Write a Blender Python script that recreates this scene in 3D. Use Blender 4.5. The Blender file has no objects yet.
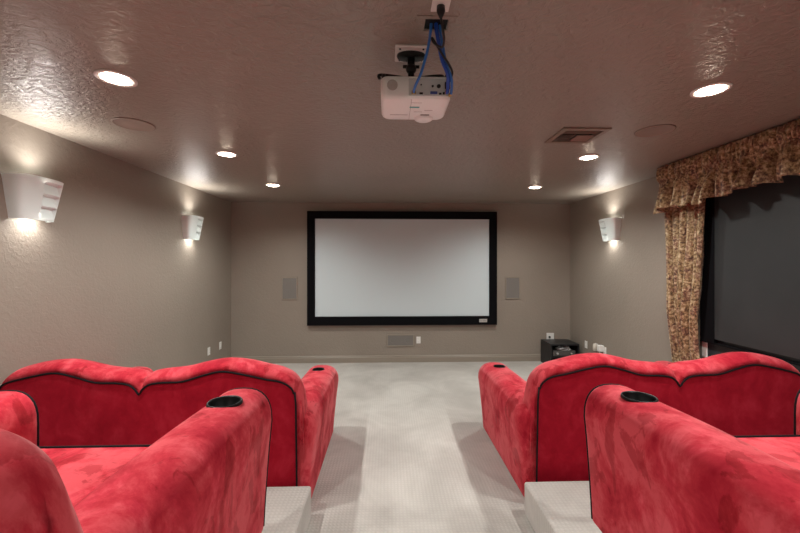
import bpy, bmesh, math, random
from mathutils import Vector, Matrix
random.seed(7)
PI = math.pi
SC = bpy.context.scene
COL = SC.collection

# ------------------------------------------------------------ camera, world, exposure
F = 375.0
cam_d = bpy.data.cameras.new('camera')
cam = bpy.data.objects.new('camera', cam_d); COL.objects.link(cam)
cam_d.sensor_width = 36.0
cam_d.lens = F / 800 * 36.0
cam_d.shift_y = -4.5 / 800
cam_d.clip_start = 0.02
cam.location = (0, 0, 1.724)
cam.rotation_euler = (PI / 2, 0, -math.atan(12 / F))
SC.camera = cam
world = bpy.data.worlds.new('world'); SC.world = world
world.use_nodes = True
world.node_tree.nodes['Background'].inputs[0].default_value = (1.0, 0.95, 0.9, 1)
world.node_tree.nodes['Background'].inputs[1].default_value = 0.3
SC.view_settings.view_transform = 'Standard'
SC.view_settings.look = 'None'
SC.view_settings.exposure = 1.1
SC.view_settings.gamma = 1.0
SC.view_settings.use_curve_mapping = False
DOWN_W = 62.0       # watts of each recessed downlight
SCONCE_W = 18.0
GLOW_W = 3.0
XL, XR, YB, YN, CZ = -2.66, 3.18, 6.45, -2.4, 2.74
R1, R2 = 0.22, 0.44      # riser heights

# ------------------------------------------------------------ materials
def newmat(name):
    m = bpy.data.materials.new(name); m.use_nodes = True
    nt = m.node_tree
    return m, nt, nt.nodes['Principled BSDF']
def mat(name, col, rough=0.5, metal=0.0, spec=0.5, emit=None, es=0):
    m, nt, b = newmat(name)
    b.inputs['Base Color'].default_value = (*col, 1)
    b.inputs['Roughness'].default_value = rough
    b.inputs['Metallic'].default_value = metal
    b.inputs['Specular IOR Level'].default_value = spec
    if emit:
        b.inputs['Emission Color'].default_value = (*emit, 1)
        b.inputs['Emission Strength'].default_value = es
    return m
def N(nt, t, **k):
    n = nt.nodes.new(t)
    for a, v in k.items():
        if a in n.inputs: n.inputs[a].default_value = v
        else: setattr(n, a, v)
    return n
def coords(nt, scale=(1, 1, 1), rot=(0, 0, 0)):
    tc = N(nt, 'ShaderNodeTexCoord'); mp = N(nt, 'ShaderNodeMapping')
    mp.inputs['Scale'].default_value = scale
    mp.inputs['Rotation'].default_value = rot
    nt.links.new(tc.outputs['Object'], mp.inputs['Vector'])
    return mp.outputs['Vector']
def ramp(nt, fac, stops):
    r = N(nt, 'ShaderNodeValToRGB')
    cr = r.color_ramp
    while len(cr.elements) < len(stops): cr.elements.new(0.5)
    for e, (p, c) in zip(cr.elements, stops):
        e.position = p; e.color = (*c, 1)
    nt.links.new(fac, r.inputs['Fac'])
    return r.outputs['Color']
def bump(nt, b, h, strength, dist=0.01):
    n = N(nt, 'ShaderNodeBump'); n.inputs['Strength'].default_value = strength
    n.inputs['Distance'].default_value = dist
    nt.links.new(h, n.inputs['Height']); nt.links.new(n.outputs['Normal'], b.inputs['Normal'])

def plaster(name, col, rough, bscale, bstr, spec=0.5, stretch=(1, 1, 1)):
    m, nt, b = newmat(name)
    v = coords(nt, stretch)
    n1 = N(nt, 'ShaderNodeTexNoise', Scale=bscale, Detail=4.0, Roughness=0.55, Distortion=0.9)
    nt.links.new(v, n1.inputs['Vector'])
    n2 = N(nt, 'ShaderNodeTexNoise', Scale=1.3, Detail=2.0)
    nt.links.new(v, n2.inputs['Vector'])
    c = ramp(nt, n2.outputs['Fac'], [(0.3, tuple(x * .96 for x in col)), (0.7, tuple(min(1, x * 1.04) for x in col))])
    nt.links.new(c, b.inputs['Base Color'])
    b.inputs['Roughness'].default_value = rough
    b.inputs['Specular IOR Level'].default_value = spec
    r = ramp(nt, n1.outputs['Fac'], [(0.38, (0, 0, 0)), (0.62, (1, 1, 1))])
    bump(nt, b, r, bstr, 0.006)
    return m
M = {}
M['wall'] = plaster('taupe_wall_paint', (0.275, 0.235, 0.195), 0.5, 30, 0.22, 0.4)
M['ceiling'] = plaster('brown_satin_ceiling_paint', (0.285, 0.245, 0.202), 0.34, 19, 0.6, 1.0, (1, 1.3, 1))
M['trim'] = mat('taupe_trim_paint', (0.275, 0.235, 0.19), 0.4)

def carpet():
    m, nt, b = newmat('beige_patterned_carpet')
    v = coords(nt)
    big = N(nt, 'ShaderNodeTexNoise', Scale=1.6, Detail=5.0, Roughness=0.6, Distortion=0.6)
    nt.links.new(v, big.inputs['Vector'])
    fine = N(nt, 'ShaderNodeTexNoise', Scale=140.0, Detail=2.0)
    nt.links.new(v, fine.inputs['Vector'])
    w1 = N(nt, 'ShaderNodeTexWave', Scale=12.0, Distortion=0.6); w1.bands_direction = 'X'
    w2 = N(nt, 'ShaderNodeTexWave', Scale=12.0, Distortion=0.6); w2.bands_direction = 'Y'
    w3 = N(nt, 'ShaderNodeTexWave', Scale=12.0, Distortion=0.6); w3.bands_direction = 'Z'
    for w in (w1, w2, w3):
        nt.links.new(v, w.inputs['Vector'])
    mul = N(nt, 'ShaderNodeMath', operation='MULTIPLY')
    nt.links.new(w1.outputs['Fac'], mul.inputs[0]); nt.links.new(w2.outputs['Fac'], mul.inputs[1])
    ad = N(nt, 'ShaderNodeMath', operation='ADD')
    nt.links.new(mul.outputs[0], ad.inputs[0]); nt.links.new(fine.outputs['Fac'], ad.inputs[1])
    base = ramp(nt, big.outputs['Fac'], [(0.30, (0.41, 0.38, 0.35)), (0.50, (0.49, 0.46, 0.425)), (0.66, (0.575, 0.545, 0.505))])
    det = ramp(nt, ad.outputs[0], [(0.35, (0.91, 0.91, 0.91)), (1.0, (1.0, 1.0, 1.0))])
    mx = N(nt, 'ShaderNodeMix', data_type='RGBA', blend_type='MULTIPLY')
    mx.inputs[0].default_value = 1.0
    nt.links.new(base, mx.inputs[6]); nt.links.new(det, mx.inputs[7])
    nt.links.new(mx.outputs[2], b.inputs['Base Color'])
    b.inputs['Roughness'].default_value = 0.95
    b.inputs['Specular IOR Level'].default_value = 0.1
    b.inputs['Sheen Weight'].default_value = 0.15
    bump(nt, b, ad.outputs[0], 0.5, 0.004)
    return m
M['carpet'] = carpet()

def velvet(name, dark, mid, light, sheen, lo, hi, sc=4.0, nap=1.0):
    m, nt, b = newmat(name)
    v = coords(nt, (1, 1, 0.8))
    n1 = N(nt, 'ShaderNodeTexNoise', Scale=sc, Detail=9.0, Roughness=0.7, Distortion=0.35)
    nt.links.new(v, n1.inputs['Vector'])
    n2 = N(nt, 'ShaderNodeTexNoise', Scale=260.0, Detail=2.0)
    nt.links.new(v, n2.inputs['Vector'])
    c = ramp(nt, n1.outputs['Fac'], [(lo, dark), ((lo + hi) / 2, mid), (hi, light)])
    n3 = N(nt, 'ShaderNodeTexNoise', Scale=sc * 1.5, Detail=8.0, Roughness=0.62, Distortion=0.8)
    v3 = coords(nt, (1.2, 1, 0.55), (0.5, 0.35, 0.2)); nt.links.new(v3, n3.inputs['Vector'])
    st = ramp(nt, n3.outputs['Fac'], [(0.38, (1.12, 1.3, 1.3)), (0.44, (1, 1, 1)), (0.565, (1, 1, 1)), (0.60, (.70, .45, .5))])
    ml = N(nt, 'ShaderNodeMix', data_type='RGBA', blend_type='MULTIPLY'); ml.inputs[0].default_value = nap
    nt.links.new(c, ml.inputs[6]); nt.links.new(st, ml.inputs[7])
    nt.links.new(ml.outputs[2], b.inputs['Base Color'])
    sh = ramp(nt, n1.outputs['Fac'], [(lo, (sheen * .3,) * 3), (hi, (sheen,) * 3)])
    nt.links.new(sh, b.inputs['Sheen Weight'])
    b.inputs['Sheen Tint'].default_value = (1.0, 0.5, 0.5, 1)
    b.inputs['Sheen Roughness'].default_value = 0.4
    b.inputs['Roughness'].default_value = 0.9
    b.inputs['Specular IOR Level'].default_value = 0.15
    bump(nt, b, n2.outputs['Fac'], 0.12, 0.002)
    return m
M['velvet'] = velvet('red_velvet', (0.35, 0.008, 0.022), (0.47, 0.022, 0.038), (0.58, 0.062, 0.078), 0.42, 0.36, 0.56)
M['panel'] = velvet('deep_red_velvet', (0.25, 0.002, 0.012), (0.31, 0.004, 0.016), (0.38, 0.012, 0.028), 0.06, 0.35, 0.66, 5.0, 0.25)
M['piping'] = mat('black_piping', (0.008, 0.006, 0.008), 0.7, spec=0.15)
M['cupblack'] = mat('black_cup', (0.003, 0.003, 0.003), 0.4, spec=0.25)
M['white'] = mat('white_ceramic', (0.80, 0.80, 0.78), 0.35)
M['plastic'] = mat('white_plastic', (0.78, 0.77, 0.74), 0.4)
M['proj'] = mat('white_projector_plastic', (0.93, 0.98, 0.97), 0.35)
M['projgrey'] = mat('grey_port_panel', (0.62, 0.67, 0.67), 0.45)
M['black'] = mat('black_plastic', (0.012, 0.012, 0.014), 0.4)
M['felt'] = mat('black_felt_frame', (0.004, 0.004, 0.005), 0.9, spec=0.1)
M['bmetal'] = mat('black_metal', (0.02, 0.02, 0.02), 0.35, 0.6)
M['blue'] = mat('blue_cable_jacket', (0.012, 0.075, 0.42), 0.4)
M['ltblue'] = mat('light_blue_cable_jacket', (0.04, 0.19, 0.58), 0.35)
M['gold'] = mat('gold_plated_plug', (0.6, 0.42, 0.15), 0.3, 0.9)
M['silver'] = mat('silver_foil', (0.7, 0.7, 0.7), 0.3, 0.7)
M['teal'] = mat('teal_print', (0.1, 0.5, 0.5), 0.5)
M['greyprint'] = mat('grey_print', (0.35, 0.35, 0.34), 0.5)
M['bulb'] = mat('lit_lamp_lens', (1, 1, 1), 0.5, emit=(1.0, 0.84, 0.66), es=18)
M['brown'] = mat('brown_painted_metal', (0.24, 0.185, 0.14), 0.45)
M['cutbox'] = mat('raw_cut_drywall', (0.215, 0.145, 0.10), 0.6)
M['wallgrille'] = mat('grey_speaker_cloth', (0.185, 0.17, 0.155), 0.7)
M['grille'] = mat('taupe_painted_grille', (0.27, 0.22, 0.18), 0.55)
M['screen'] = mat('grey_projection_fabric', (0.60, 0.68, 0.71), 0.75, spec=0.3)
M['badge'] = mat('silver_badge', (0.5, 0.5, 0.47), 0.35, 0.3)
def shade():
    m, nt, b = newmat('translucent_white_ceramic')
    b.inputs['Base Color'].default_value = (.80, .88, .87, 1); b.inputs['Roughness'].default_value = .3
    tr = N(nt, 'ShaderNodeBsdfTranslucent'); tr.inputs['Color'].default_value = (.9, .88, .84, 1)
    mx = N(nt, 'ShaderNodeMixShader'); mx.inputs[0].default_value = .04
    nt.links.new(b.outputs[0], mx.inputs[1]); nt.links.new(tr.outputs[0], mx.inputs[2])
    nt.links.new(mx.outputs[0], nt.nodes['Material Output'].inputs['Surface'])
    return m
M['shade'] = shade()
def blackout():
    m, nt, b = newmat('charcoal_blackout_fabric')
    v = coords(nt)
    n = N(nt, 'ShaderNodeTexNoise', Scale=2.5, Detail=5.0); nt.links.new(v, n.inputs['Vector'])
    c = ramp(nt, n.outputs['Fac'], [(0.3, (0.022, 0.024, 0.025)), (0.7, (0.030, 0.032, 0.033))])
    nt.links.new(c, b.inputs['Base Color'])
    b.inputs['Roughness'].default_value = 0.42
    f = N(nt, 'ShaderNodeTexNoise', Scale=350.0); nt.links.new(v, f.inputs['Vector'])
    bump(nt, b, f.outputs['Fac'], 0.2, 0.002)
    return m
M['blackout'] = blackout()
def paisley():
    m, nt, b = newmat('gold_and_brown_paisley_fabric')
    v = coords(nt)
    ns = N(nt, 'ShaderNodeTexNoise', Scale=7.0, Detail=2.0); nt.links.new(v, ns.inputs['Vector'])
    ad = N(nt, 'ShaderNodeMix', data_type='RGBA', blend_type='LINEAR_LIGHT'); ad.inputs[0].default_value = 0.06
    nt.links.new(v, ad.inputs[6]); nt.links.new(ns.outputs['Color'], ad.inputs[7])
    vo = N(nt, 'ShaderNodeTexVoronoi', Scale=8.0); nt.links.new(ad.outputs[2], vo.inputs['Vector'])
    mu = N(nt, 'ShaderNodeMath', operation='MULTIPLY'); mu.inputs[1].default_value = 24.0
    nt.links.new(vo.outputs['Distance'], mu.inputs[0])
    si = N(nt, 'ShaderNodeMath', operation='SINE'); nt.links.new(mu.outputs[0], si.inputs[0])
    fn = N(nt, 'ShaderNodeTexNoise', Scale=38.0, Detail=5.0, Roughness=0.75); nt.links.new(v, fn.inputs['Vector'])
    a2 = N(nt, 'ShaderNodeMath', operation='MULTIPLY_ADD'); a2.inputs[1].default_value = 0.05
    nt.links.new(si.outputs[0], a2.inputs[0]); nt.links.new(fn.outputs['Fac'], a2.inputs[2])
    gold = ramp(nt, a2.outputs[0], [(0.36, (0.07, 0.035, 0.018)), (0.46, (0.23, 0.14, 0.065)), (0.54, (0.40, 0.28, 0.14)), (0.64, (0.62, 0.50, 0.33))])
    wine = ramp(nt, a2.outputs[0], [(0.36, (0.05, 0.022, 0.016)), (0.46, (0.19, 0.09, 0.055)), (0.54, (0.33, 0.20, 0.11)), (0.64, (0.56, 0.43, 0.29))])
    bg = N(nt, 'ShaderNodeTexNoise', Scale=11.0, Detail=1.0); nt.links.new(v, bg.inputs['Vector'])
    sel = ramp(nt, bg.outputs['Fac'], [(0.50, (0, 0, 0)), (0.60, (1, 1, 1))])
    mx = N(nt, 'ShaderNodeMix', data_type='RGBA'); nt.links.new(sel, mx.inputs[0])
    nt.links.new(gold, mx.inputs[6]); nt.links.new(wine, mx.inputs[7])
    nt.links.new(mx.outputs[2], b.inputs['Base Color'])
    b.inputs['Roughness'].default_value = 0.55
    b.inputs['Sheen Weight'].default_value = 0.15
    return m
M['paisley'] = paisley()
M['lining'] = mat('grey_curtain_lining', (0.5, 0.5, 0.5), 0.8)

# ------------------------------------------------------------ mesh helpers
def link(name, bm, m, parent=None, smooth=False, loc=None):
    me = bpy.data.meshes.new(name)
    bmesh.ops.recalc_face_normals(bm, faces=bm.faces[:])
    bm.to_mesh(me); bm.free()
    if smooth:
        for p in me.polygons: p.use_smooth = True
    ms = m if isinstance(m, (list, tuple)) else [m]
    for q in ms: me.materials.append(q)
    o = bpy.data.objects.new(name, me); COL.objects.link(o)
    if parent: o.parent = parent
    if loc: o.location = loc
    return o
def tag(o, label=None, cat=None, group=None, kind=None):
    if label: o['label'] = label
    if cat: o['category'] = cat
    if group: o['group'] = group
    if kind: o['kind'] = kind
    return o
def empty(name, loc, rz=0):
    o = bpy.data.objects.new(name, None); COL.objects.link(o)
    o.location = loc; o.rotation_euler = (0, 0, rz); o.empty_display_size = 0.1
    return o
def box(bm, x0, x1, y0, y1, z0, z1, bev=0, seg=2, rot=None):
    r = bmesh.ops.create_cube(bm, size=1.0)
    vs = r['verts']
    bmesh.ops.scale(bm, vec=(x1 - x0, y1 - y0, z1 - z0), verts=vs)
    if bev:
        es = list({e for v in vs for e in v.link_edges})
        q = bmesh.ops.bevel(bm, geom=es, offset=bev, segments=seg, profile=0.5, affect='EDGES')
        vs = list({v for f in q['faces'] for v in f.verts} | {v for v in vs if v.is_valid})
        # collect the whole island
        seen = set(vs); st = list(vs)
        while st:
            a = st.pop()
            for e in a.link_edges:
                b_ = e.other_vert(a)
                if b_ not in seen: seen.add(b_); st.append(b_)
        vs = list(seen)
    if rot: bmesh.ops.rotate(bm, cent=(0, 0, 0), matrix=rot, verts=vs)
    bmesh.ops.translate(bm, vec=((x0 + x1) / 2, (y0 + y1) / 2, (z0 + z1) / 2), verts=vs)
    return vs
def cyl(bm, c, r, h, axis='Z', seg=32, r2=None):
    mt = {'Z': Matrix.Identity(4), 'X': Matrix.Rotation(PI / 2, 4, 'Y'), 'Y': Matrix.Rotation(PI / 2, 4, 'X')}[axis]
    bmesh.ops.create_cone(bm, cap_ends=True, segments=seg, radius1=r, radius2=r if r2 is None else r2, depth=h,
                          matrix=Matrix.Translation(c) @ mt)
def ring(bm, c, ro, ri, z0, z1, seg=40):
    loops = []
    for (r, z) in ((ri, z0), (ro, z0), (ro, z1), (ri, z1)):
        loops.append([bm.verts.new((c[0] + r * math.cos(2 * PI * i / seg), c[1] + r * math.sin(2 * PI * i / seg), z)) for i in range(seg)])
    for a in range(4):
        A, B = loops[a], loops[(a + 1) % 4]
        for i in range(seg):
            bm.faces.new((A[i], A[(i + 1) % seg], B[(i + 1) % seg], B[i]))
def loft(bm, secs, closed=True, caps=True):
    L = [[bm.verts.new(p) for p in s] for s in secs]
    n = len(L[0])
    for a, b_ in zip(L, L[1:]):
        for i in range(n if closed else n - 1):
            bm.faces.new((a[i], a[(i + 1) % n], b_[(i + 1) % n], b_[i]))
    if caps and closed:
        bm.faces.new(L[0]); bm.faces.new(L[-1])
    return L
def smoothpath(pts, sub=6):
    P = [Vector(p) for p in pts]
    out = []
    for i in range(len(P) - 1):
        p0 = P[max(i - 1, 0)]; p1 = P[i]; p2 = P[i + 1]; p3 = P[min(i + 2, len(P) - 1)]
        for k in range(sub):
            t = k / sub
            out.append(0.5 * ((2 * p1) + (p2 - p0) * t + (2 * p0 - 5 * p1 + 4 * p2 - p3) * t * t + (3 * p1 - p0 - 3 * p2 + p3) * t ** 3))
    out.append(P[-1])
    return out
def tube(bm, pts, r, seg=8):
    P = [Vector(p) for p in pts]
    up = Vector((0, 0, 1)); secs = []
    prev = None
    for i, p in enumerate(P):
        d = (P[min(i + 1, len(P) - 1)] - P[max(i - 1, 0)])
        if d.length < 1e-9: d = Vector((0, 0, 1))
        d.normalize()
        if prev is None:
            ref = Vector((1, 0, 0)) if abs(d.x) < .8 else Vector((0, 1, 0))
            u = d.cross(ref).normalized()
        else:
            u = (prev - d * prev.dot(d)).normalized()
        prev = u; w = d.cross(u)
        secs.append([p + (u * math.cos(2 * PI * k / seg) + w * math.sin(2 * PI * k / seg)) * r for k in range(seg)])
    loft(bm, secs)
def interp(kn, t):
    if t <= kn[0][0]: return kn[0][1]
    for i in range(len(kn) - 1):
        a, b_ = kn[i], kn[i + 1]
        if t <= b_[0]:
            # monotone-ish catmull-rom
            m0 = 0 if i == 0 else (b_[1] - kn[i - 1][1]) / (b_[0] - kn[i - 1][0])
            m1 = (b_[1] - a[1]) / (b_[0] - a[0]) if i + 2 >= len(kn) else (kn[i + 2][1] - a[1]) / (kn[i + 2][0] - a[0])
            h = b_[0] - a[0]; u = (t - a[0]) / h
            return ((2 * u ** 3 - 3 * u * u + 1) * a[1] + (u ** 3 - 2 * u * u + u) * h * m0 + (-2 * u ** 3 + 3 * u * u) * b_[1] + (u ** 3 - u * u) * h * m1)
    return kn[-1][1]
def struct(name, bm, m, parent=None, smooth=False):
    o = link(name, bm, m, parent, smooth)
    o['kind'] = 'structure'
    return o

# ------------------------------------------------------------ room shell
T = 0.12
b = bmesh.new(); box(b, XL - T, XR + T, YN - T, YB + T, -T, 0); struct('floor', b, M['carpet'])
b = bmesh.new(); box(b, XL - T, XL, YN - T, YB + T, 0, CZ); struct('wall_left', b, M['wall'])
b = bmesh.new(); box(b, XR, XR + T, YN - T, YB + T, 0, CZ); struct('wall_right', b, M['wall'])
b = bmesh.new(); box(b, XL, XR, YB, YB + T, 0, CZ); struct('wall_front', b, M['wall'])
b = bmesh.new(); box(b, XL, XR, YN - T, YN, 0, CZ); struct('wall_back', b, M['wall'])

LIGHTS = [(-1.50, 2.12), (-1.515, 3.575), (-1.517, 5.0), (1.90, 2.15), (1.94, 3.57), (1.99, 5.02),
          (-1.50, 0.68), (1.88, 0.70), (-1.50, -0.9), (1.86, -0.9)]
LR = 0.078
CUT = (0.205, 1.60)      # cable hole
# ceiling with round openings for the lamp cans
b = bmesh.new(); box(b, XL - T, XR + T, YN - T, YB + T, CZ, CZ + T)
ceil = struct('ceiling', b, M['ceiling'])
def boolean_cut(o, cutters):
    for c in cutters:
        md = o.modifiers.new('cut', 'BOOLEAN'); md.object = c; md.operation = 'DIFFERENCE'; md.solver = 'EXACT'
    bpy.context.view_layer.update()
    dg = bpy.context.evaluated_depsgraph_get()
    me = bpy.data.meshes.new_from_object(o.evaluated_get(dg))
    me.name = o.name
    o.modifiers.clear(); o.data = me
    for c in cutters: bpy.data.objects.remove(c)
b = bmesh.new()
for x, y in LIGHTS: cyl(b, (x, y, CZ), LR, 0.1, seg=40)
box(b, CUT[0] - .048, CUT[0] + .048, CUT[1] - .036, CUT[1] + .036, CZ - .03, CZ + .07)
box(b, 1.36, 1.66, 2.82, 3.10, CZ - .03, CZ + .06)
boolean_cut(ceil, [link('cutter', b, M['ceiling'])])

# risers
b = bmesh.new(); box(b, XL, -0.515, 1.75, 2.545, 0, R1, 0.015, 3); struct('riser_left', b, M['carpet'])
b = bmesh.new(); box(b, 0.932, XR, 1.75, 2.545, 0, R1, 0.015, 3); struct('riser_right', b, M['carpet'])
b = bmesh.new(); box(b, XL, XR, YN, 1.75, 0, R2, 0.012, 3); struct('riser_upper', b, M['carpet'])

# baseboards: profile with a small stepped cap
def baseboard(name, p0, p1, n, z=0.0):
    prof = [(0, 0), (0.014, 0), (0.014, 0.085), (0.009, 0.095), (0.012, 0.105), (0.005, 0.118), (0, 0.12)]
    b = bmesh.new()
    loft(b, [[(p[0] + n[0] * q, p[1] + n[1] * q, z + h) for q, h in prof] for p in (p0, p1)])
    struct(name, b, M['trim'])
baseboard('baseboard_front', (XL, YB), (XR, YB), (0, -1))
baseboard('baseboard_left', (XL, 2.545), (XL, YB), (1, 0))
baseboard('baseboard_right', (XR, 2.545), (XR, YB), (-1, 0))

# window on the right wall behind the blackout panel
b = bmesh.new()
WY0, WY1, WZ0, WZ1 = 1.30, 3.68, 0.72, 2.42
for (y0, y1, z0, z1) in ((WY0, WY0 + .06, WZ0, WZ1), (WY1 - .06, WY1, WZ0, WZ1), (WY0, WY1, WZ1 - .06, WZ1), (WY0, WY1, WZ0, WZ0 + .06), ((WY0 + WY1) / 2 - .02, (WY0 + WY1) / 2 + .02, WZ0, WZ1)):
    box(b, XR - .02, XR, y0, y1, z0, z1, 0.003, 1)
win = struct('window_1', b, M['plastic'])
b = bmesh.new(); box(b, XR - .012, XR - .008, WY0 + .05, WY1 - .05, WZ0 + .05, WZ1 - .05)
g = link('pane', b, mat('dark_window_glass', (0.03, 0.035, 0.04), 0.05), win)
b = bmesh.new(); box(b, XR - .10, XR, WY0 - .04, WY1 + .03, WZ0 - .035, WZ0, 0.006, 2); link('window_sill', b, M['plastic'], win)

# ------------------------------------------------------------ recessed downlights
CANW = mat('white_can_interior', (0.75, 0.68, 0.6), 0.4)
def lamp_light(name, parent, loc, power, size, col, kind='SPOT', angle=2.6, blend=0.6, rot=(0, 0, 0)):
    l = bpy.data.lights.new(name, kind); l.energy = power; l.color = col
    if kind == 'SPOT':
        l.spot_size = angle; l.spot_blend = blend; l.shadow_soft_size = size
    else: l.shadow_soft_size = size
    o = bpy.data.objects.new(name, l); COL.objects.link(o); o.parent = parent; o.location = loc
    o.rotation_euler = rot
    return o
LLAB = ['largest ceiling downlight at left, nearest the camera on the left side',
        'middle one of the three ceiling downlights on the left side',
        'left ceiling downlight farthest away, close to the screen wall',
        'largest ceiling downlight at right, above the curtain valance end',
        'right ceiling downlight beside the air vent, middle of its row',
        'right ceiling downlight farthest away, close to the screen wall']
for i, (x, y) in enumerate(LIGHTS):
    t = empty('ceiling_downlight', (x, y, CZ))
    tag(t, LLAB[i] if i < 6 else ['left downlight over the armchairs, just above the left cup holders', 'right downlight over the armchairs, just above the right cup holders', 'rearmost left downlight over the upper platform', 'rearmost right downlight over the upper platform'][i - 6], 'ceiling light', 'recessed downlights in the brown ceiling' if i < 6 else 'downlights behind the camera')
    b = bmesh.new(); ring(b, (0, 0), 0.098, 0.074, -0.007, 0.001)
    link('trim_ring', b, M['plastic'], t, True)
    b = bmesh.new()
    loft(b, [[(r * math.cos(2 * PI * k / 32), r * math.sin(2 * PI * k / 32), z) for k in range(32)] for r, z in ((0.075, -0.004), (0.068, 0.02), (0.06, 0.045))], True, False)
    link('baffle', b, CANW, t, True)
    b = bmesh.new(); loft(b, [[(r * math.cos(2 * PI * k / 32), r * math.sin(2 * PI * k / 32), z) for k in range(32)] for r, z in ((.069, .014), (.068, -.004), (.055, -.011), (.03, -.0145), (.004, -.0155))])
    link('lamp_lens', b, M['bulb'], t)
    lamp_light('downlight_lamp', t, (0, 0, -0.022), DOWN_W, 0.045, (0.965, 0.985, 0.945), 'SPOT', 2.75, 0.75)

# ceiling speakers
for i, (x, y) in enumerate(((-1.87, 2.825), (2.06, 2.835))):
    b = bmesh.new()
    loft(b, [[(r * math.cos(2 * PI * k / 48), r * math.sin(2 * PI * k / 48), z) for k in range(48)] for r, z in ((0.135, 0.0), (0.135, -0.006), (0.128, -0.009), (0.122, -0.006), (0.119, -0.004), (0.05, -0.004), (0.004, -0.004))])
    o = link('ceiling_speaker', b, M['ceiling'] if False else M['grille'], None, True, (x, y, CZ))
    tag(o, ['round flush ceiling speaker above the left wall, behind the near left downlight', 'round flush ceiling speaker on the right, between the vent and the valance'][i], 'speaker', 'round in-ceiling speakers')

# air vent
t = empty('ceiling_vent', (1.51, 2.96, CZ)); tag(t, 'rectangular brown ceiling air vent with dark slots, right of the projector', 'vent')
b = bmesh.new()
VX, VY = 0.185, 0.175
for (x0, x1, y0, y1) in ((-VX, VX, -VY, -VY + .04), (-VX, VX, VY - .04, VY), (-VX, -VX + .04, -VY + .04, VY - .04), (VX - .04, VX, -VY + .04, VY - .04)):
    box(b, x0, x1, y0, y1, -0.012, 0.0, 0.002, 1)
link('frame', b, M['brown'], t)
b = bmesh.new(); box(b, -.149, .149, -.139, .139, 0.020, 0.055); link('duct_shade', b, M['cupblack'], t)  # black slab behind the louvers paints the shade inside the duct
b = bmesh.new()
for k in range(5):
    yy = -.125 + k * .022
    box(b, -.147, .147, yy - .0015, yy + .0015, -.002, .008, rot=Matrix.Rotation(0.3, 3, 'X'))
for k in range(7):
    xx = -.135 + k * .02
    box(b, xx - .0015, xx + .0015, -.012, .133, -.004, .010, rot=Matrix.Rotation(0.5, 3, 'Y'))
for k in range(6):
    yy = .005 + k * .022
    box(b, .005, .147, yy - .008, yy + .008, -.006, -.003, rot=Matrix.Rotation(-0.5, 3, 'X'))
link('louvers', b, M['brown'], t)

# ------------------------------------------------------------ wall sconces
def make_sconce(label, loc, rz, flip):
    # local: +x out of the wall, y along the wall, top wider than bottom; scoops on the +y side
    t = empty('wall_sconce', loc, rz); tag(t, label, 'wall lamp', 'white ceramic wall sconces')
    nu, nz = 72, 60
    Ht = 0.315
    def P(u, v, inset=0.0):
        # u 0..1 around plan, v 0 bottom..1 top
        w = (0.145 + 0.05 * v) - inset * .6
        dep = (0.085 + 0.045 * v) - inset
        yn = math.sin(PI / 2 * (2 * u - 1))       # rounded box plan
        cx_ = yn
        y = w * yn
        x = dep * max(0, 1 - abs(yn) ** 5) ** .2
        z = -Ht / 2 + Ht * v
        # rounded top front lip curve
        z -= 0.012 * (abs(cx_) ** 3) * v
        if -0.02 < yn < 0.88 and inset is not None:
            f = min(1, (yn + .02) / .10, (.88 - yn) / .08)
            vv = (v - .05) / .86
            if 0 < vv < 1:
                s = (vv * 3) % 1.0
                x -= f * 0.042 * (s if s < .86 else (1 - s) / .14 * .86)
        return (x, y * (1 if not flip else -1), z)
    b = bmesh.new()
    outer = [[b.verts.new(P(i / nu, j / nz)) for i in range(nu + 1)] for j in range(nz + 1)]
    inner = [[b.verts.new(P(i / nu, j / nz, 0.014 if 0 < i < nu else 0.006)) for i in range(nu + 1)] for j in range(nz + 1)]
    for G in (outer, inner):
        for j in range(nz):
            for i in range(nu):
                b.faces.new((G[j][i], G[j][i + 1], G[j + 1][i + 1], G[j + 1][i]))
    for j in (0, nz):
        for i in range(nu): b.faces.new((outer[j][i], outer[j][i + 1], inner[j][i + 1], inner[j][i]))
    for i in (0, nu):
        for j in range(nz): b.faces.new((outer[j][i], outer[j + 1][i], inner[j + 1][i], inner[j][i]))
    o = link('shade', b, M['shade'], t)
    for p in o.data.polygons: p.use_smooth = True
    try: o.data.set_sharp_from_angle(angle=math.radians(32))
    except Exception: pass
    b = bmesh.new(); box(b, 0.0, 0.008, -.10, .10, -.10, .10, .002, 1); link('backplate', b, M['plastic'], t)
    b = bmesh.new(); cyl(b, (0.045, 0, -0.045), 0.013, 0.05, seg=16)
    link('lamp_socket', b, M['plastic'], t)
    b = bmesh.new(); box(b, 0.008, 0.045, -.008, .008, -.06, -.045); link('socket_arm', b, M['plastic'], t)
    b = bmesh.new()
    bmesh.ops.create_uvsphere(b, u_segments=16, v_segments=10, radius=0.022, matrix=Matrix.Translation((0.045, 0, 0.0)))
    bl = link('bulb', b, mat('frosted_bulb', (1, 1, 1), .5, emit=(1, .86, .7), es=6), t, True)
    lamp_light('sconce_lamp', t, (0.094, 0, 0.134), SCONCE_W, 0.025, (1.0, 0.97, 0.92), 'SPOT', 2.9, 1.0, (0, PI + .6, 0))
    lamp_light('sconce_lamp', t, (0.06, 0, -0.10), SCONCE_W * .4, 0.02, (1.0, 0.97, 0.92), 'SPOT', 2.9, 1.0, (0, -.3, 0))
make_sconce('larger white wall sconce at the left edge, nearest on the left wall', (XL, 2.86, 2.19), 0, False)
make_sconce('white wall sconce on the left wall, farther back near the screen corner', (XL, 5.10, 2.18), 0, False)
make_sconce('white wall sconce on the right wall beside the patterned curtain', (XR, 5.20, 2.18), PI, True)

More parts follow.
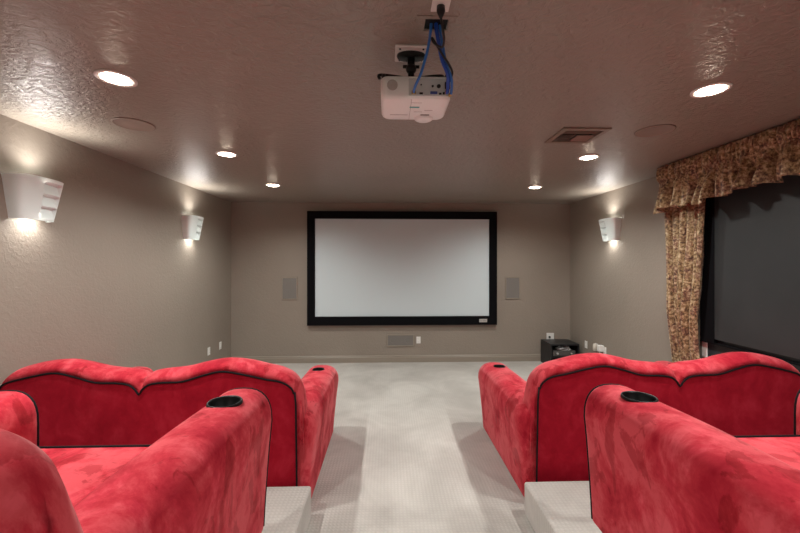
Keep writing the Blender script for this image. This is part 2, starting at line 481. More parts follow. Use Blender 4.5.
# ------------------------------------------------------------ projection screen
t = empty('projection_screen', (0.252, YB, 0.648)); tag(t, 'large grey projection screen with wide black frame on the far wall', 'screen')
SW, SH, FW = 1.618, 1.938, 0.127
b = bmesh.new()
def frame_bar(p):   # mitred bar, p = outer/inner quads
    (a, c, d, e) = p
    front = [b.verts.new((q[0], -0.075, q[1])) for q in (a, c)] + [b.verts.new((q[0], -0.06, q[1])) for q in (d, e)]
    back = [b.verts.new((q[0], -0.02, q[1])) for q in p]
    b.faces.new(front); b.faces.new(back)
    for i in range(4): b.faces.new((front[i], front[(i + 1) % 4], back[(i + 1) % 4], back[i]))
o_ = [(-SW, 0), (SW, 0), (SW, SH), (-SW, SH)]
i_ = [(-SW + FW, FW + .02), (SW - FW, FW + .02), (SW - FW, SH - FW), (-SW + FW, SH - FW)]
for k in range(4): frame_bar((o_[k], o_[(k + 1) % 4], i_[(k + 1) % 4], i_[k]))
link('frame', b, M['felt'], t)
b = bmesh.new(); box(b, -SW + FW - .03, SW - FW + .03, -.035, -.03, FW - .01, SH - FW + .03); link('screen_fabric', b, M['screen'], t)
b = bmesh.new(); box(b, 1.31, 1.445, -.080, -.074, .045, .10, .002, 1)
bd = link('badge', b, M['badge'], t)
b = bmesh.new()
for k, w_ in enumerate((.016, .012, .02, .016, .012)):
    box(b, 1.328 + k * .021, 1.328 + k * .021 + w_, -.0812, -.0798, .062, .082)
link('badge_lettering', b, M['greyprint'], bd)
for x in (-1.2, 1.2):
    for z in (.06, SH - .06):
        b = bmesh.new(); box(b, x - .05, x + .05, -.022, 0, z - .03, z + .03); link('wall_bracket', b, M['bmetal'], t)

# in-wall speakers
def wall_speaker(x0, x1, z0, z1, label, cones):
    t = empty('wall_speaker', ((x0 + x1) / 2, YB, (z0 + z1) / 2)); tag(t, label, 'speaker')
    w, h = (x1 - x0) / 2, (z1 - z0) / 2
    b = bmesh.new()
    for q in ((-w, w, h - .02, h), (-w, w, -h, -h + .02), (-w, -w + .02, -h + .02, h - .02), (w - .02, w, -h + .02, h - .02)):
        box(b, q[0], q[1], -.016, 0, q[2], q[3], .003, 1)
    link('frame', b, M['trim'], t)
    b = bmesh.new(); box(b, -w + .02, w - .02, -.010, -.001, -h + .02, h - .02); link('grille', b, M['wallgrille'], t)
    for (cx, cz, r) in cones:
        b = bmesh.new(); 
        secs = [[(cx + rr * math.cos(2 * PI * k / 28), yy, cz + rr * math.sin(2 * PI * k / 28)) for k in range(28)] for rr, yy in ((r, -.010), (r, -.0135), (r * .82, -.0135), (r * .8, -.011), (r * .3, -.011), (r * .28, -.013), (.003, -.013))]
        loft(b, secs); link('driver_ring', b, M['wallgrille'], t)
wall_speaker(-1.81, -1.54, 1.08, 1.468, 'taupe in-wall speaker panel left of the screen', [(0.02, -.06, .05), (0, .09, .02)])
wall_speaker(2.03, 2.295, 1.08, 1.468, 'taupe in-wall speaker panel right of the screen', [(-0.02, -.06, .05), (0, .09, .02)])
wall_speaker(-.02, .45, .27, .48, 'taupe in-wall speaker panel low under the screen', [(-.13, 0, .055), (.12, 0.0, .055), (0.02, -.04, .022)])

# outlets and switch plates
def outlet(name, loc, rz, label, hor=False, w=.072, h=.116, cat='outlet', slots=True):
    t = empty(name, loc, rz); tag(t, label, cat, 'white wall plates')
    b = bmesh.new()
    if hor: w, h = h, w
    box(b, -w / 2, w / 2, -.006, 0, -h / 2, h / 2, .002, 2); link('plate', b, M['plastic'], t)
    if slots:
        for s in (-1, 1):
            b = bmesh.new(); cx, cz = (s * .027, 0) if hor else (0, s * .027)
            box(b, cx - .015, cx + .015, -.009, -.005, cz - .015, cz + .015, .003, 2)
            r = link('receptacle', b, M['plastic'], t)
            b = bmesh.new()
            for q in (-.006, .006): box(b, cx + q - .001, cx + q + .001, -.0096, -.0085, cz - .002, cz + .007)
            link('slots', b, M['black'], r)
    return t
outlet('wall_outlet', (.525, YB, .38), 0, 'white wall outlet just right of the low speaker panel under the screen')
outlet('wall_outlet', (XL, 5.655, .40), PI / 2, 'white wall plate on the left wall, the one nearer the camera', cat='wall plate')
outlet('wall_outlet', (XL, 6.035, .40), PI / 2, 'white wall plate on the left wall, the one nearer the corner', cat='wall plate')
outlet('wall_outlet', (XR, 5.92, .40), -PI / 2, 'white wall outlet on the right wall next to the black cabinet')
t = outlet('cable_plate', (2.825, YB, .43), 0, 'white wall plate with black jack above the black cabinet', hor=False, w=.13, h=.115, cat='wall plate', slots=False)
b = bmesh.new(); cyl(b, (-.015, -.012, -.01), .017, .02, 'Y', 16); link('jack', b, M['black'], t)

# ------------------------------------------------------------ black media cabinet in the corner
t = empty('media_cabinet', (2.875, 6.20, 0)); tag(t, 'small open black media cabinet in the far right corner', 'cabinet')
b = bmesh.new(); box(b, -.235, .235, -.2, .2, .365, .39, .003, 1); link('top', b, M['black'], t)
for s in (-1, 1):
    b = bmesh.new(); box(b, s * .235 - (.02 if s > 0 else 0), s * .235 + (.02 if s < 0 else 0), -.2, .2, 0, .365); link('side_panel', b, M['black'], t)
b = bmesh.new(); box(b, -.215, .215, .185, .2, 0.0, .365); link('back_panel', b, M['black'], t)
for z in (.02, .17):
    b = bmesh.new(); box(b, -.215, .215, -.19, .185, z, z + .02); link('shelf', b, M['black'], t)
b = bmesh.new(); box(b, 2.69, 3.06, 6.03, 6.3, .19, .275, .006, 2)
t = empty('receiver', (0, 0, 0)); tag(t, 'grey electronic box on the shelf of the black cabinet', 'receiver')
link('case', b, mat('dark_grey_metal', (.10, .095, .09), .4, .3), t)
for kx, kr in ((2.76, .018), (2.99, .012)):
    b = bmesh.new(); cyl(b, (kx, 6.022, .232), kr, .02, 'Y', 20); link('knob', b, M['silver'], t)
b = bmesh.new()
rs = random.Random(3)
for k in range(5):
    pts = []
    for q in range(7):
        pts.append((2.78 + rs.random() * .2 , 6.0 + rs.random() * .16, .283 + rs.random() * .05))
    tube(b, smoothpath(pts, 5), .0055, 6)
o = link('cable_bundle', b, M['silver'], None, True); tag(o, 'tangle of silver grey cables lying on the receiver in the cabinet', 'cables')
# dark equipment spilling to the right
t = empty('power_strip', (2.96, 5.72, 0)); tag(t, 'black power strip standing against the wall beside the cabinet', 'power strip')
b = bmesh.new(); box(b, -.03, .03, -.2, .2, 0, .04, .006, 2); link('case', b, M['black'], t)
for k in range(5):
    b = bmesh.new(); box(b, -.018, .018, -.16 + k * .08 - .018, -.16 + k * .08 + .018, .038, .043); link('socket', b, M['bmetal'], t)
# adapters plugged on the right wall
t = outlet('wall_outlet', (XR, 5.40, .42), -PI / 2, 'white wall outlet carrying plugs, on the right wall nearest the curtain')
t = empty('plug_adapter', (XR - .009, 5.44, .45)); tag(t, 'white square plug adapter in the right wall outlet', 'adapter')
b = bmesh.new(); box(b, -.07, 0, -.035, .035, -.045, .045, .008, 2); link('body', b, M['plastic'], t)
b = bmesh.new(); tube(b, smoothpath([(-.05, 0, -.045), (-.05, -.02, -.12), (-.06, .03, -.25), (-.10, .08, -.38), (-.14, .2, -.44)], 5), .004, 6); link('cord', b, M['plastic'], t, True)
t = empty('air_freshener', (XR - .009, 5.60, .43)); tag(t, 'cream rounded plug-in on the right wall left of the square adapter', 'air freshener')
b = bmesh.new()
loft(b, [[(-.03 + rr * .03 * math.cos(2 * PI * k / 20) , rr * .03 * math.sin(2 * PI * k / 20), z) for k in range(20)] for rr, z in ((.6, -.055), (.95, -.045), (1, 0), (.9, .04), (.5, .055))])
link('body', b, mat('cream_plastic', (.62, .56, .48), .4), t, True)
b = bmesh.new(); box(b, -.004, .0, -.036, .036, -.058, .058, .002, 1); link('plate', b, M['plastic'], t)

# ------------------------------------------------------------ projector
t = empty('projector', (0.130, 1.72, 2.475)); tag(t, 'white projector hanging upside down from the ceiling, with rear ports facing out', 'projector')
def body_sec(z, wy0, wy1, wx, r=0.03, n=6):
    pts = []
    for (cx, cy, a0) in ((wx - r, wy1 - r, 0), (-wx + r, wy1 - r, PI / 2), (-wx + r, wy0 + r, PI), (wx - r, wy0 + r, 3 * PI / 2)):
        for k in range(n + 1):
            a = a0 + PI / 2 * k / n
            pts.append((cx + r * math.cos(a), cy + r * math.sin(a), z))
    return pts
b = bmesh.new()
loft(b, [body_sec(0.0, .012, .255, .150, .035), body_sec(0.006, .004, .262, .158, .038), body_sec(0.016, 0, .268, .163, .04), body_sec(.096, 0, .27, .165, .035), body_sec(.104, .006, .262, .158, .03)])
pj = link('body', b, M['proj'], t, True)
try: pj.data.set_sharp_from_angle(angle=math.radians(50))
except Exception: pass
b = bmesh.new(); box(b, -.035, .150, -.003, .002, .012, .092, .002, 1); pp = link('port_panel', b, M['projgrey'], t)
def port(nm, x, z, w, h, m, rnd=False):
    b = bmesh.new()
    if rnd: cyl(b, (x, -.004, z), w, .006, 'Y', 18)
    else: box(b, x - w, x + w, -.007, -.001, z - h, z + h, .001, 1)
    link(nm, b, m, pp)
port('network_port', -.012, .026, .010, .008, M['gold']); port('usb_port', .022, .022, .008, .004, M['black'])
port('vga_port', .080, .026, .016, .006, mat('vga_blue', (.08, .12, .4), .5)); port('audio_jack', .075, .056, .005, 0, M['black'], True)
port('video_jack', .103, .056, .009, 0, M['black'], True); port('hdmi_port', .110, .022, .006, .004, M['black'])
port('hdmi_port', .130, .024, .009, .005, M['black']); port('indicator', .022, .062, .003, 0, M['black'], True); port('power_inlet', .143, .06, .012, .016, M['black'])
b = bmesh.new()
cyl(b, (-.110, -.001, .060), .024, .006, 'Y', 28); link('speaker_grille', b, mat('light_grey_grille', (.48, .47, .45), .6), t)
# lens housing, lens, vent lines, markings on the face that looks down
b = bmesh.new()
loft(b, [[(.055 + r * 1.15 * math.cos(2 * PI * k / 32), .235 + r * math.sin(2 * PI * k / 32), z) for k in range(32)] for r, z in ((.030, -.014), (.040, -.008), (.045, .004), (.045, .06))])
lh = link('lens_housing', b, M['proj'], t, True)
b = bmesh.new(); cyl(b, (.055, .285, .05), .034, .03, 'Y', 28); link('lens', b, M['cupblack'], lh)
b = bmesh.new(); box(b, .035, .08, .185, .192, -.0018, .002); link('dark_slot', b, M['black'], t)
b = bmesh.new(); box(b, -.025, .022, .090, .103, -.001, .002); link('printed_logo', b, M['teal'], t)
b = bmesh.new()
box(b, -.12, -.03, .19, .193, -.001, .002); box(b, .0, .04, .15, .152, -.001, .002); box(b, .05, .09, .13, .132, -.001, .002)
box(b, -.02, .03, .045, .046, -.001, .002); box(b, -.0215, -.02, .01, .25, -.001, .002)
link('seam_lines', b, M['greyprint'], t)
for (x, y) in ((-.15, .03), (.145, .03), (0, .23)):
    b = bmesh.new(); cyl(b, (x, y, .112), .009, .022, seg=16); link('foot', b, M['black'], t, True)
# mount
mt = empty('projector_mount', (0.112, 1.815, CZ)); tag(mt, 'white square ceiling plate with black swivel mount holding the projector', 'mount')
b = bmesh.new(); box(b, -.078, .078, -.068, .068, -.012, 0, .003, 1); link('ceiling_plate', b, M['plastic'], mt)
for x, y in ((-.055, -.05), (.055, -.05), (.055, .05), (-.055, .05)):
    b = bmesh.new(); cyl(b, (x, y, -.013), .005, .004, seg=10); link('screw', b, M['bmetal'], mt)
b = bmesh.new()
loft(b, [[(rx * math.cos(2 * PI * k / 24), ry * math.sin(2 * PI * k / 24), z) for k in range(24)] for rx, ry, z in ((.068, .038, -.012), (.07, .04, -.02), (.066, .036, -.03), (.03, .03, -.034))])
link('swivel_flange', b, M['bmetal'], mt)
b = bmesh.new(); cyl(b, (0, 0, -.055), .018, .05, seg=20); bmesh.ops.create_uvsphere(b, u_segments=16, v_segments=10, radius=.026, matrix=Matrix.Translation((0, 0, -.082)))
cyl(b, (0, 0, -.115), .016, .05, seg=20); cyl(b, (.0, 0, -.07), .008, .08, 'X', 12); link('swivel_joint', b, M['bmetal'], mt, True)
for (dx, dy) in ((-.15, -.06), (.14, -.06), (-.05, .11), (.05, .11)):
    b = bmesh.new(); tube(b, smoothpath([(0, 0, -.135), (dx * .4, dy * .5, -.135), (dx, dy, -.142), (dx, dy, -.161)], 5), .007, 8)
    link('bracket_arm', b, M['bmetal'], mt, True)

# cable hole, cables, ceiling outlet
t = empty('cable_opening', (CUT[0], CUT[1], CZ)); tag(t, 'cut hole in the ceiling behind the projector where cables come out', 'hole')
b = bmesh.new()
for q in ((-.085, .085, -.060, -.044), (-.085, .085, .040, .046), (-.085, -.052, -.044, .040), (.052, .085, -.044, .040)):
    box(b, q[0], q[1], q[2], q[3], -.003, 0)
link('cover_edge', b, M['ceiling'], t)
b = bmesh.new(); box(b, -.0475, .0475, -.0355, .0355, .004, .012); link('cavity_shade', b, M['cupblack'], t)  # black slab just inside the hole, standing in for the shade within
def cable(nm, pts, r, m, label, grp=None):
    b = bmesh.new(); tube(b, smoothpath(pts, 8), r, 10)
    o = link(nm, b, m, None, True); tag(o, label, 'cable', grp); return o
CX, CY = CUT
cable('network_cable', [(CX - .02, CY + .0, CZ + .03), (CX - .022, CY + .002, CZ - .02), (CX - .03, CY + .01, 2.66), (CX - .045, CY + .02, 2.60), (CX - .062, CY + .03, 2.545), (.124, 1.655, 2.51), (.118, 1.69, 2.502), (.118, 1.712, 2.501)], .0062, M['ltblue'], 'light blue network cable curving from the ceiling hole to the projector left port')
cable('video_cable', [(CX + .0, CY, CZ + .03), (CX + .002, CY, CZ - .02), (CX + .014, CY + .005, 2.66), (CX + .03, CY + .02, 2.60), (.262, 1.64, 2.55), (.268, 1.67, 2.52), (.270, 1.695, 2.50), (.267, 1.709, 2.499)], .0085, M['blue'], 'thick dark blue cable dropping from the ceiling hole to the projector right side')
cable('video_cable', [(CX + .018, CY + .01, CZ + .03), (CX + .02, CY + .01, CZ - .02), (CX + .032, CY + .015, 2.66), (CX + .046, CY + .03, 2.60), (.279, 1.65, 2.54), (.286, 1.675, 2.515), (.287, 1.70, 2.492), (.284, 1.711, 2.49)], .006, M['ltblue'], 'slim blue cable alongside the thick dark blue one at the projector right side')
for k, (x, z) in enumerate(((.267, 2.499), (.284, 2.489))):
    b = bmesh.new(); cyl(b, (x, 1.708, z), .0075, .018, 'Y', 14)
    o = link('cable_plug', b, M['gold'], None, True); tag(o, ['gold plug of the thick blue cable in the projector', 'gold plug of the slim blue cable, outermost on the projector'][k], 'plug', 'gold plugs at the projector')
o = outlet('ceiling_outlet', (.208, 1.452, CZ), 0, 'white power outlet plate on the ceiling at the top edge of the view')
o.rotation_euler = (PI / 2, 0, 0)
b = bmesh.new()
secs = [[(.208 + w * math.cos(2 * PI * k / 16), 1.470 + w * .8 * math.sin(2 * PI * k / 16), z) for k in range(16)] for w, z in ((.016, CZ - .009), (.017, CZ - .03), (.011, CZ - .045), (.006, CZ - .055))]
loft(b, secs)
tt = empty('mains_cable', (0, 0, 0)); tag(tt, 'black power cord looping from the ceiling outlet down to the projector', 'cable')
link('plug', b, M['black'], tt, True)
b = bmesh.new(); tube(b, smoothpath([(.208, 1.470, CZ - .05), (.214, 1.475, CZ - .085), (.225, 1.50, CZ - .12), (.222, 1.54, CZ - .13), (.19, 1.56, CZ - .10), (.185, 1.57, CZ - .075), (.20, 1.58, CZ - .09), (.228, 1.60, 2.62), (.262, 1.62, 2.585), (.285, 1.655, 2.565), (.282, 1.69, 2.55), (.273, 1.713, 2.54)], 8), .0048, 8); link('cord', b, M['black'], tt, True)

# ------------------------------------------------------------ valance, curtain, blackout panel
FX = 2.89
def valance():
    t = empty('curtain_valance', (3.03, 2.7, 2.5)); tag(t, 'gathered gold brown paisley valance along the top of the right window', 'valance')
    o_ = Vector((3.03, 2.7, 2.5))
    Y0, Y1 = 3.93, 1.2
    path = []
    ret = XR - .002 - FX
    total = ret + (Y0 - Y1)
    n = 900
    def at(s):
        if s < ret - .04: return Vector((XR - .002 - s, Y0, 0)), Vector((0, 1, 0))
        if s < ret + .04:
            a = (s - ret + .04) / .08 * PI / 2
            c = Vector((FX + .04, Y0 - .04, 0))
            d = Vector((-math.sin(a), math.cos(a), 0)); return c + d * .04, d
        return Vector((FX, Y0 - (s - ret), 0)), Vector((-1, 0, 0))
    rs = random.Random(11)
    ph = [rs.random() * 6.28 for _ in range(8)]
    def hem(s):
        # lower edge height; swags
        z = 2.285 + 0.09 * min(1, max(0, (s - .8) / 1.0)) - .012
        z += .012 * math.sin(s * 9 + ph[0]) + .010 * math.sin(s * 23 + ph[1])
        return z
    def fold(s):
        return (.5 * math.sin(s * 31 + 1.8 * math.sin(s * 5 + ph[2])) + .35 * math.sin(s * 61 + 1.5 * math.sin(s * 7 + ph[3])) + .15 * math.sin(s * 110 + ph[4]))
    def fine(s): return .6 * math.sin(s * 165 + 2 * math.sin(s * 13 + ph[5])) + .4 * math.sin(s * 250 + 2 * math.sin(s * 17 + ph[6]))
    nz = 30
    b = bmesh.new(); G = []
    for i in range(n + 1):
        s = total * i / n
        p, d = at(s); row = []
        for j in range(nz + 1):
            v = j / nz
            top = CZ - .012
            z = top + (hem(s) - top) * v
            if v < .33:
                off = .018 * fine(s) + .014 * math.sin(v / .33 * PI)
            else:
                u = (v - .33) / .67
                off = .010 * fine(s) * (1 - u) + (.018 + .10 * u ** .8) * fold(s) * min(1, u * 4) + .022 * u + .014 * math.sin(u * 5 + s * 11)
                z += .014 * math.sin(s * 30 + ph[7]) * u * u
            q = p + d * off
            q.x = min(q.x, XR - .003)
            row.append(b.verts.new((q.x - o_.x, q.y - o_.y, z - o_.z)))
        G.append(row)
    for i in range(n):
        for j in range(nz): b.faces.new((G[i][j], G[i + 1][j], G[i + 1][j + 1], G[i][j + 1]))
    vo = link('gathered_fabric', b, M['paisley'], t, True)
    md = vo.modifiers.new('thick', 'SOLIDIFY'); md.thickness = .004; md.offset = 0
    b = bmesh.new(); box(b, FX + .035 - o_.x, XR - .001 - o_.x, Y1 - o_.y, Y0 - .035 - o_.y, CZ - .035 - o_.z, CZ - .016 - o_.z); link('mounting_board', b, M['black'], t)
valance()
def curtain():
    t = empty('curtain', (3.12, 3.75, 0)); tag(t, 'long gold brown paisley curtain panel hanging at the far side of the right window', 'curtain')
    b = bmesh.new(); G = []
    n, nz = 200, 60
    for i in range(n + 1):
        u = i / n; row = []
        for j in range(nz + 1):
            v = j / nz     # 0 top
            z = 2.62 - v * 2.60
            y_hi = 4.06 - .06 * math.sin(min(1, v * 1.4) * PI / 2); y_lo = 3.50 + .12 * min(1, v * 1.5) - .03 * math.sin(v * 6)
            y = y_lo + (y_hi - y_lo) * u
            a = u * 34 + .7 * math.sin(v * 5 + u * 3)
            q_ = abs(math.sin(u * 6.4 * PI + .4 + .35 * math.sin(v * 4 + u * 5)))
            x = 3.108 - (.085 + .02 * math.sin(u * 17)) * q_ ** .65
            y += .012 * math.sin(v * 7 + u * 9)
            lo = max(0, min(1, (v - .55) / .2)); x = x * (1 - lo) + (3.14 - (3.108 - x) * .5) * lo
            row.append(b.verts.new((x - 3.12, y - 3.75, z)))
        G.append(row)
    for i in range(n):
        for j in range(nz): b.faces.new((G[i][j], G[i + 1][j], G[i + 1][j + 1], G[i][j + 1]))
    o = link('pleated_fabric', b, M['paisley'], t, True)
    md = o.modifiers.new('thick', 'SOLIDIFY'); md.thickness = .003; md.offset = 0
    b = bmesh.new(); tube(b, [(3.085 - 3.12, 3.50 - 3.75, 2.635), (3.085 - 3.12, 4.06 - 3.75, 2.635)], .012, 12)
    for yy in (3.54, 4.02): box(b, 3.085 - 3.12, XR - 3.12, yy - .008 - 3.75, yy + .008 - 3.75, 2.628, 2.642)
    link('curtain_rod', b, M['bmetal'], t, False)
curtain()
t = empty('blackout_panel', (3.132, 2.5, .935)); tag(t, 'dark charcoal blackout panel in black frame covering the right window', 'window covering')
PY0, PY1, PH = -1.2, 1.15, 1.62
b = bmesh.new(); box(b, -.010, .008, PY0 + .04, PY1 - .12, .05, PH - .05); link('fabric', b, M['blackout'], t)
b = bmesh.new()
box(b, -.014, .018, PY1 - .16, PY1, 0, PH); box(b, -.014, .018, PY0, PY0 + .06, 0, PH); box(b, -.012, .018, PY0, PY1, 0, .012); box(b, -.012, .018, PY0, PY1, PH - .08, PH)
link('frame', b, M['felt'], t)

# ------------------------------------------------------------ sofas
H_SOFA = [(0, .945), (.03, .968), (.09, .985), (.27, 1.005), (.42, 1.04), (.54, 1.058), (.68, 1.045), (.82, 1.012), (.93, .985), (1.02, .93), (1.065, .85), (1.085, .74), (1.09, .60)]
P_SOFA = [(0, .845), (.02, .875), (.06, .908), (.14, .922), (.28, .928), (.41, .965), (.54, .993), (.68, .972), (.83, .938), (.92, .922), (.985, .89), (1.018, .84), (1.032, .72), (1.037, .02)]
H_CHAIR = [(0, 1.045), (.18, 1.04), (.33, 1.02), (.43, .995), (.52, .955), (.575, .90), (.60, .82), (.605, .66)]
P_CHAIR = [(0, .95), (.18, .945), (.33, .925), (.42, .90), (.49, .865), (.535, .80), (.55, .70), (.556, .02)]
def seat_unit(name, label, cat, loc, hl, hr, L, chair=False, cup=.052, group=None):
    """local frame: back plane at y=0, facing +y; x=0 under the notch; hl/hr half widths to the outer arm base"""
    t = empty(name, loc); tag(t, label, cat, group)
    HK, PK = (H_CHAIR, P_CHAIR) if chair else (H_SOFA, P_SOFA)
    base_h = HK[-1][0]
    ref = base_h + .02
    KN = .82
    def sc(x):
        h = hr if x > 0 else hl
        if chair: return abs(x) * ref / h
        return abs(x) if abs(x) < KN else KN + (abs(x) - KN) * (ref - KN) / (h - KN)
    def inv(e, h):
        if chair: return e * h / ref
        return e if e < KN else KN + (e - KN) * (h + pex - KN) / (ref - KN)
    pex = 0
    def Hf(x): return interp(HK, sc(x))
    # ---- backrest
    b = bmesh.new(); secs = []
    xs = []
    for side, h in ((-1, hl), (1, hr)):
        k = h / ref
        tt = sorted(set([base_h * (1 - (1 - i / 44) ** 1.6) for i in range(45)] + [.01, .02]))
        xs += [side * inv(q, h) for q in tt]
    xs = sorted(set(round(x, 5) for x in xs))
    for x in xs:
        h = Hf(x)
        e = sc(x); edge = max(0, min(1, (base_h - e) / .13)); ef = math.sqrt(max(.02, 1 - (1 - edge) ** 2))
        dip = 0 if chair else .03 * math.exp(-(abs(x) / .022) ** 2)
        bulge = .016 * ef
        hp = max(interp(PK, e), h - .13)
        tk = .17 if chair else .20
        y0 = .0 + .06 * (1 - ef)
        pts = [(x, .045 + .02 * (1 - ef), .012), (x, .035, .35), (x, .012, hp - .06), (x, .002 + y0 * .5, hp), (x, -bulge + y0 + dip * .6, hp + (h - hp) * .25),
               (x, -bulge * .5 + y0 + dip, hp + (h - hp) * .5), (x, .006 + y0 + dip, hp + (h - hp) * .68), (x, .026 + y0, h - .012), (x, .055 + y0 * .8, h - .003), (x, tk * .5, h), (x, tk * .72 - y0 * .3, h - .010),
               (x, tk * .9 - y0 * .6, h - .035), (x, tk + .005 - y0 * .8, h - .08), (x, tk + .02, h - .18), (x, tk + .05, .52 if h > .72 else h * .72), (x, tk + .06, .30), (x, tk + .06, .012)]
        secs.append(pts)
    loft(b, secs)
    bk = link('backrest', b, M['velvet'], t, True)
    # ---- outer back panel and its piping
    def yp(z):   # outer plane slope
        return .030 - .032 * min(1, z / .9)
    b = bmesh.new(); cols = []; pex = .015
    pend = PK[-1][0]
    outline = []
    kk = {-1: hl / ref, 1: hr / ref}
    ts = [0, .01, .02, .04, .06, .09, .12, .16, .2, .24, .28, .32, .36, .4, .44, .48, .52]
    if not chair: ts += [.56, .6, .64, .68, .72, .76, .8, .84, .87, .90, .92, .94, .955, .97, .985, 1.0, 1.01, 1.018, 1.025, 1.031]
    else: ts += [.505, .52, .535, .545, .551]
    ts = sorted(set(ts))
    for side in (-1, 1):
        seq = [(side * inv(q, hl if side < 0 else hr), interp(PK, q)) for q in ts]
        if side < 0: seq = seq[::-1][:-1]
        cols += seq
    grid = []
    for x, zt in cols:
        grid.append([b.verts.new((x, yp(.012 + (zt - .012) * j / 12) - .012, .012 + (zt - .012) * j / 12)) for j in range(13)])
    for a, c in zip(grid, grid[1:]):
        for j in range(12): b.faces.new((a[j], c[j], c[j + 1], a[j + 1]))
    # give it thickness towards the back body
    r = bmesh.ops.extrude_face_region(b, geom=b.faces[:])
    for g_ in r['geom']:
        if isinstance(g_, bmesh.types.BMVert): g_.co.y += .05
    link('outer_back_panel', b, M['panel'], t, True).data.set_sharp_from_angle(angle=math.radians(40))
    b = bmesh.new()
    path = [(cols[0][0] - .001, yp(.012) - .012, .012)] + [(cols[0][0] - .001, yp(z) - .014, z) for z in (.2, .4) if z < cols[0][1]]
    path += [(x, yp(z) - .016, z) for x, z in cols]
    path += [(cols[-1][0] + .001, yp(z) - .014, z) for z in (.4, .2, .012) if z < cols[-1][1]]
    tube(b, path, .0065, 8)
    link('piping', b, M['piping'], bk, True)
    # ---- arms
    AW = .235 if chair else .27
    for side, h in ((-1, hl), (1, hr)):
        xo = side * h          # outer base
        def outer(z): return -(.045 if chair else .062) * min(1, (z / .62)) ** 1.2
        def section(y, rise=0, shrink=0.0, low=0.012):
            top = .685 + rise - shrink
            pts = []
            # from inner bottom, up, over the top, down outside.  u measured from outer base inward (positive inward)
            w0 = AW
            pts.append((w0 - shrink, low)); pts.append((w0 - shrink, .20)); pts.append((w0 - shrink, .40))
            cxm = (w0 - shrink + (-outer(.6) * -1)) / 2
            iu = w0 - shrink; ou = outer(.55) * 1.0
            ou = -(-ou)
            c = (iu + (ou + shrink)) / 2; hw_ = (iu - (ou + shrink)) / 2
            rz = .155
            for k in range(17):
                a = PI * k / 16
                cc, ss = math.cos(a), math.sin(a)
                pts.append((c + hw_ * (1 if cc >= 0 else -1) * abs(cc) ** .78, top - rz + rz * ss ** .78))
            for z in (.40, .20, .10, low): pts.append((outer(z) + shrink, z))
            return [(xo - side * u, y, z) for u, z in pts]
        ys = [0.035, .04, .05, .075, .12]
        sh = [.055, .035, .018, .006, 0]
        ys += [.12 + (L - .12 - .03) * i / 18 for i in range(1, 19)] + ([L - .015, L - .004, L] if chair else [L - .018, L - .004, L])
        b = bmesh.new(); ss = []
        for i, y in enumerate(ys):
            s_ = sh[i] if i < 5 else (0.0 if i < len(ys) - 3 else ((.002, .006, .012) if chair else (.010, .028, .045))[i - len(ys) + 3])
            q = (y / L)
            rise = .012 * math.sin(q * PI * 1.5 - .6) + .006
            ss.append(section(y + .0, rise, s_))
        # taller than the back plane, tucked in behind the backrest band
        loft(b, ss)
        cm = link('cutter', bmesh.new(), M['velvet'])
        bb = bmesh.new()
        cy = L - .215
        cxx = xo - side * (AW * .5 - .02)
        cyl(bb, (cxx, cy, .66), cup, .16, seg=36)
        bb.to_mesh(cm.data); bb.free()
        arm = link('armrest', b, M['velvet'], t, False)
        save = arm.parent; arm.parent = None
        boolean_cut(arm, [cm])
        arm.parent = save
        for p in arm.data.polygons: p.use_smooth = True
        arm.data.set_sharp_from_angle(angle=math.radians(48))
        # front outline piping
        b = bmesh.new()
        tube(b, [Vector(p) + Vector((0, .002, 0)) for p in ss[-2 if chair else -1]], .0055, 8); link('piping', b, M['piping'], arm, True)
        # cup holder: open cup with rim
        b = bmesh.new()
        ztop = .685 + .004 + .012 * math.sin((cy / L) * PI * 1.5 - .6) + .006
        prof = [(cup * .35, .585), (cup * .94, .59), (cup * .95, ztop - .006), (cup * .98, ztop - .001), (cup * 1.06, ztop + .001), (cup * 1.10, ztop - .002), (cup * 1.12, ztop - .012), (cup * .99, ztop - .02), (cup * .985, .583), (cup * .35, .582)]
        n = 40
        Ls = [[b.verts.new((cxx + r_ * math.cos(2 * PI * k / n), cy + r_ * math.sin(2 * PI * k / n), z)) for k in range(n)] for r_, z in prof]
        for A_, B_ in zip(Ls, Ls[1:]):
            for k in range(n): b.faces.new((A_[k], A_[(k + 1) % n], B_[(k + 1) % n], B_[k]))
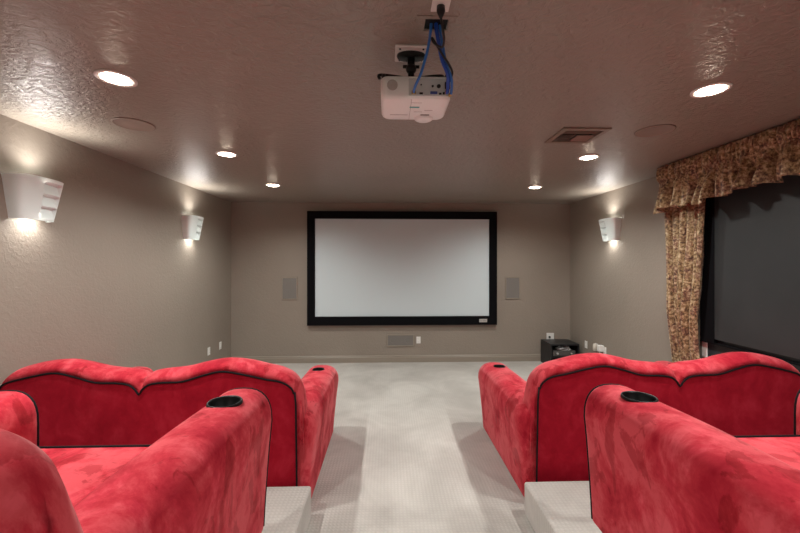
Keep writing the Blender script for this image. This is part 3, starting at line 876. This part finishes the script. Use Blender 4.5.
        b.faces.new(Ls[0]); b.faces.new(Ls[-1])
        link('cup_holder', b, M['cupblack'], arm, True)
    # ---- seat cushions and front rail
    x0, x1 = -hl + AW + .004, hr - AW - .004
    y0, y1 = .20, L - .05
    b = bmesh.new(); box(b, x0, x1, y0, y1 - .01, .012, .27, .015, 2); link('seat_base', b, M['velvet'], t, True)
    spans = [(x0, x1)] if chair else [(x0, -.003), (.003, x1)]
    for (a, c) in spans:
        b = bmesh.new()
        nx, ny = 16, 14
        def crown(u, v): return .022 * (1 - (2 * u - 1) ** 4) * (1 - (2 * v - 1) ** 4)
        secs = []
        for i in range(nx + 1):
            u = i / nx; x = a + (c - a) * u; row = []
            for j in range(ny + 1):
                v = j / ny; row.append((x, y0 + (y1 - y0) * v, .425 + crown(u, v)))
            row += [(x, y1 + .012, .39), (x, y1 + .012, .31), (x, y1, .272), (x, y0, .272)]
            secs.append(row)
        loft(b, secs)
        sc_ = link('seat_cushion', b, M['velvet'], t, True)
        sc_.data.set_sharp_from_angle(angle=math.radians(60))
        b = bmesh.new(); tube(b, [(a + .005, y0 + .03, .425), (a + .004, y1, .427), (a + .012, y1 + .004, .427), (c - .012, y1 + .004, .427), (c - .004, y1, .427), (c - .005, y0 + .03, .425)], .006, 8)
        link('piping', b, M['piping'], sc_, True)
    # feet
    for x in (-hl + .12, hr - .12):
        for y in (.12, L - .12):
            b = bmesh.new(); cyl(b, (x, y, .009), .025, .018, seg=14); link('foot', b, M['black'], t)
    return t
seat_unit('sofa', 'wide red velvet camelback sofa in the front row on the left', 'sofa', (-1.65, 2.553, 0), .935, 1.095, 1.30)
seat_unit('sofa', 'wide red velvet camelback sofa in the front row on the right, by the curtain', 'sofa', (2.062, 2.60, 0), 1.072, .94, 1.30)
seat_unit('armchair', 'red velvet armchair with cup holders in the lower left foreground', 'armchair', (-1.24, .62, R2), .645, .645, 1.21, True, .064)
seat_unit('armchair', 'red velvet armchair with cup holders in the lower right foreground', 'armchair', (1.645, .62, R2), .638, .638, 1.21, True, .064)
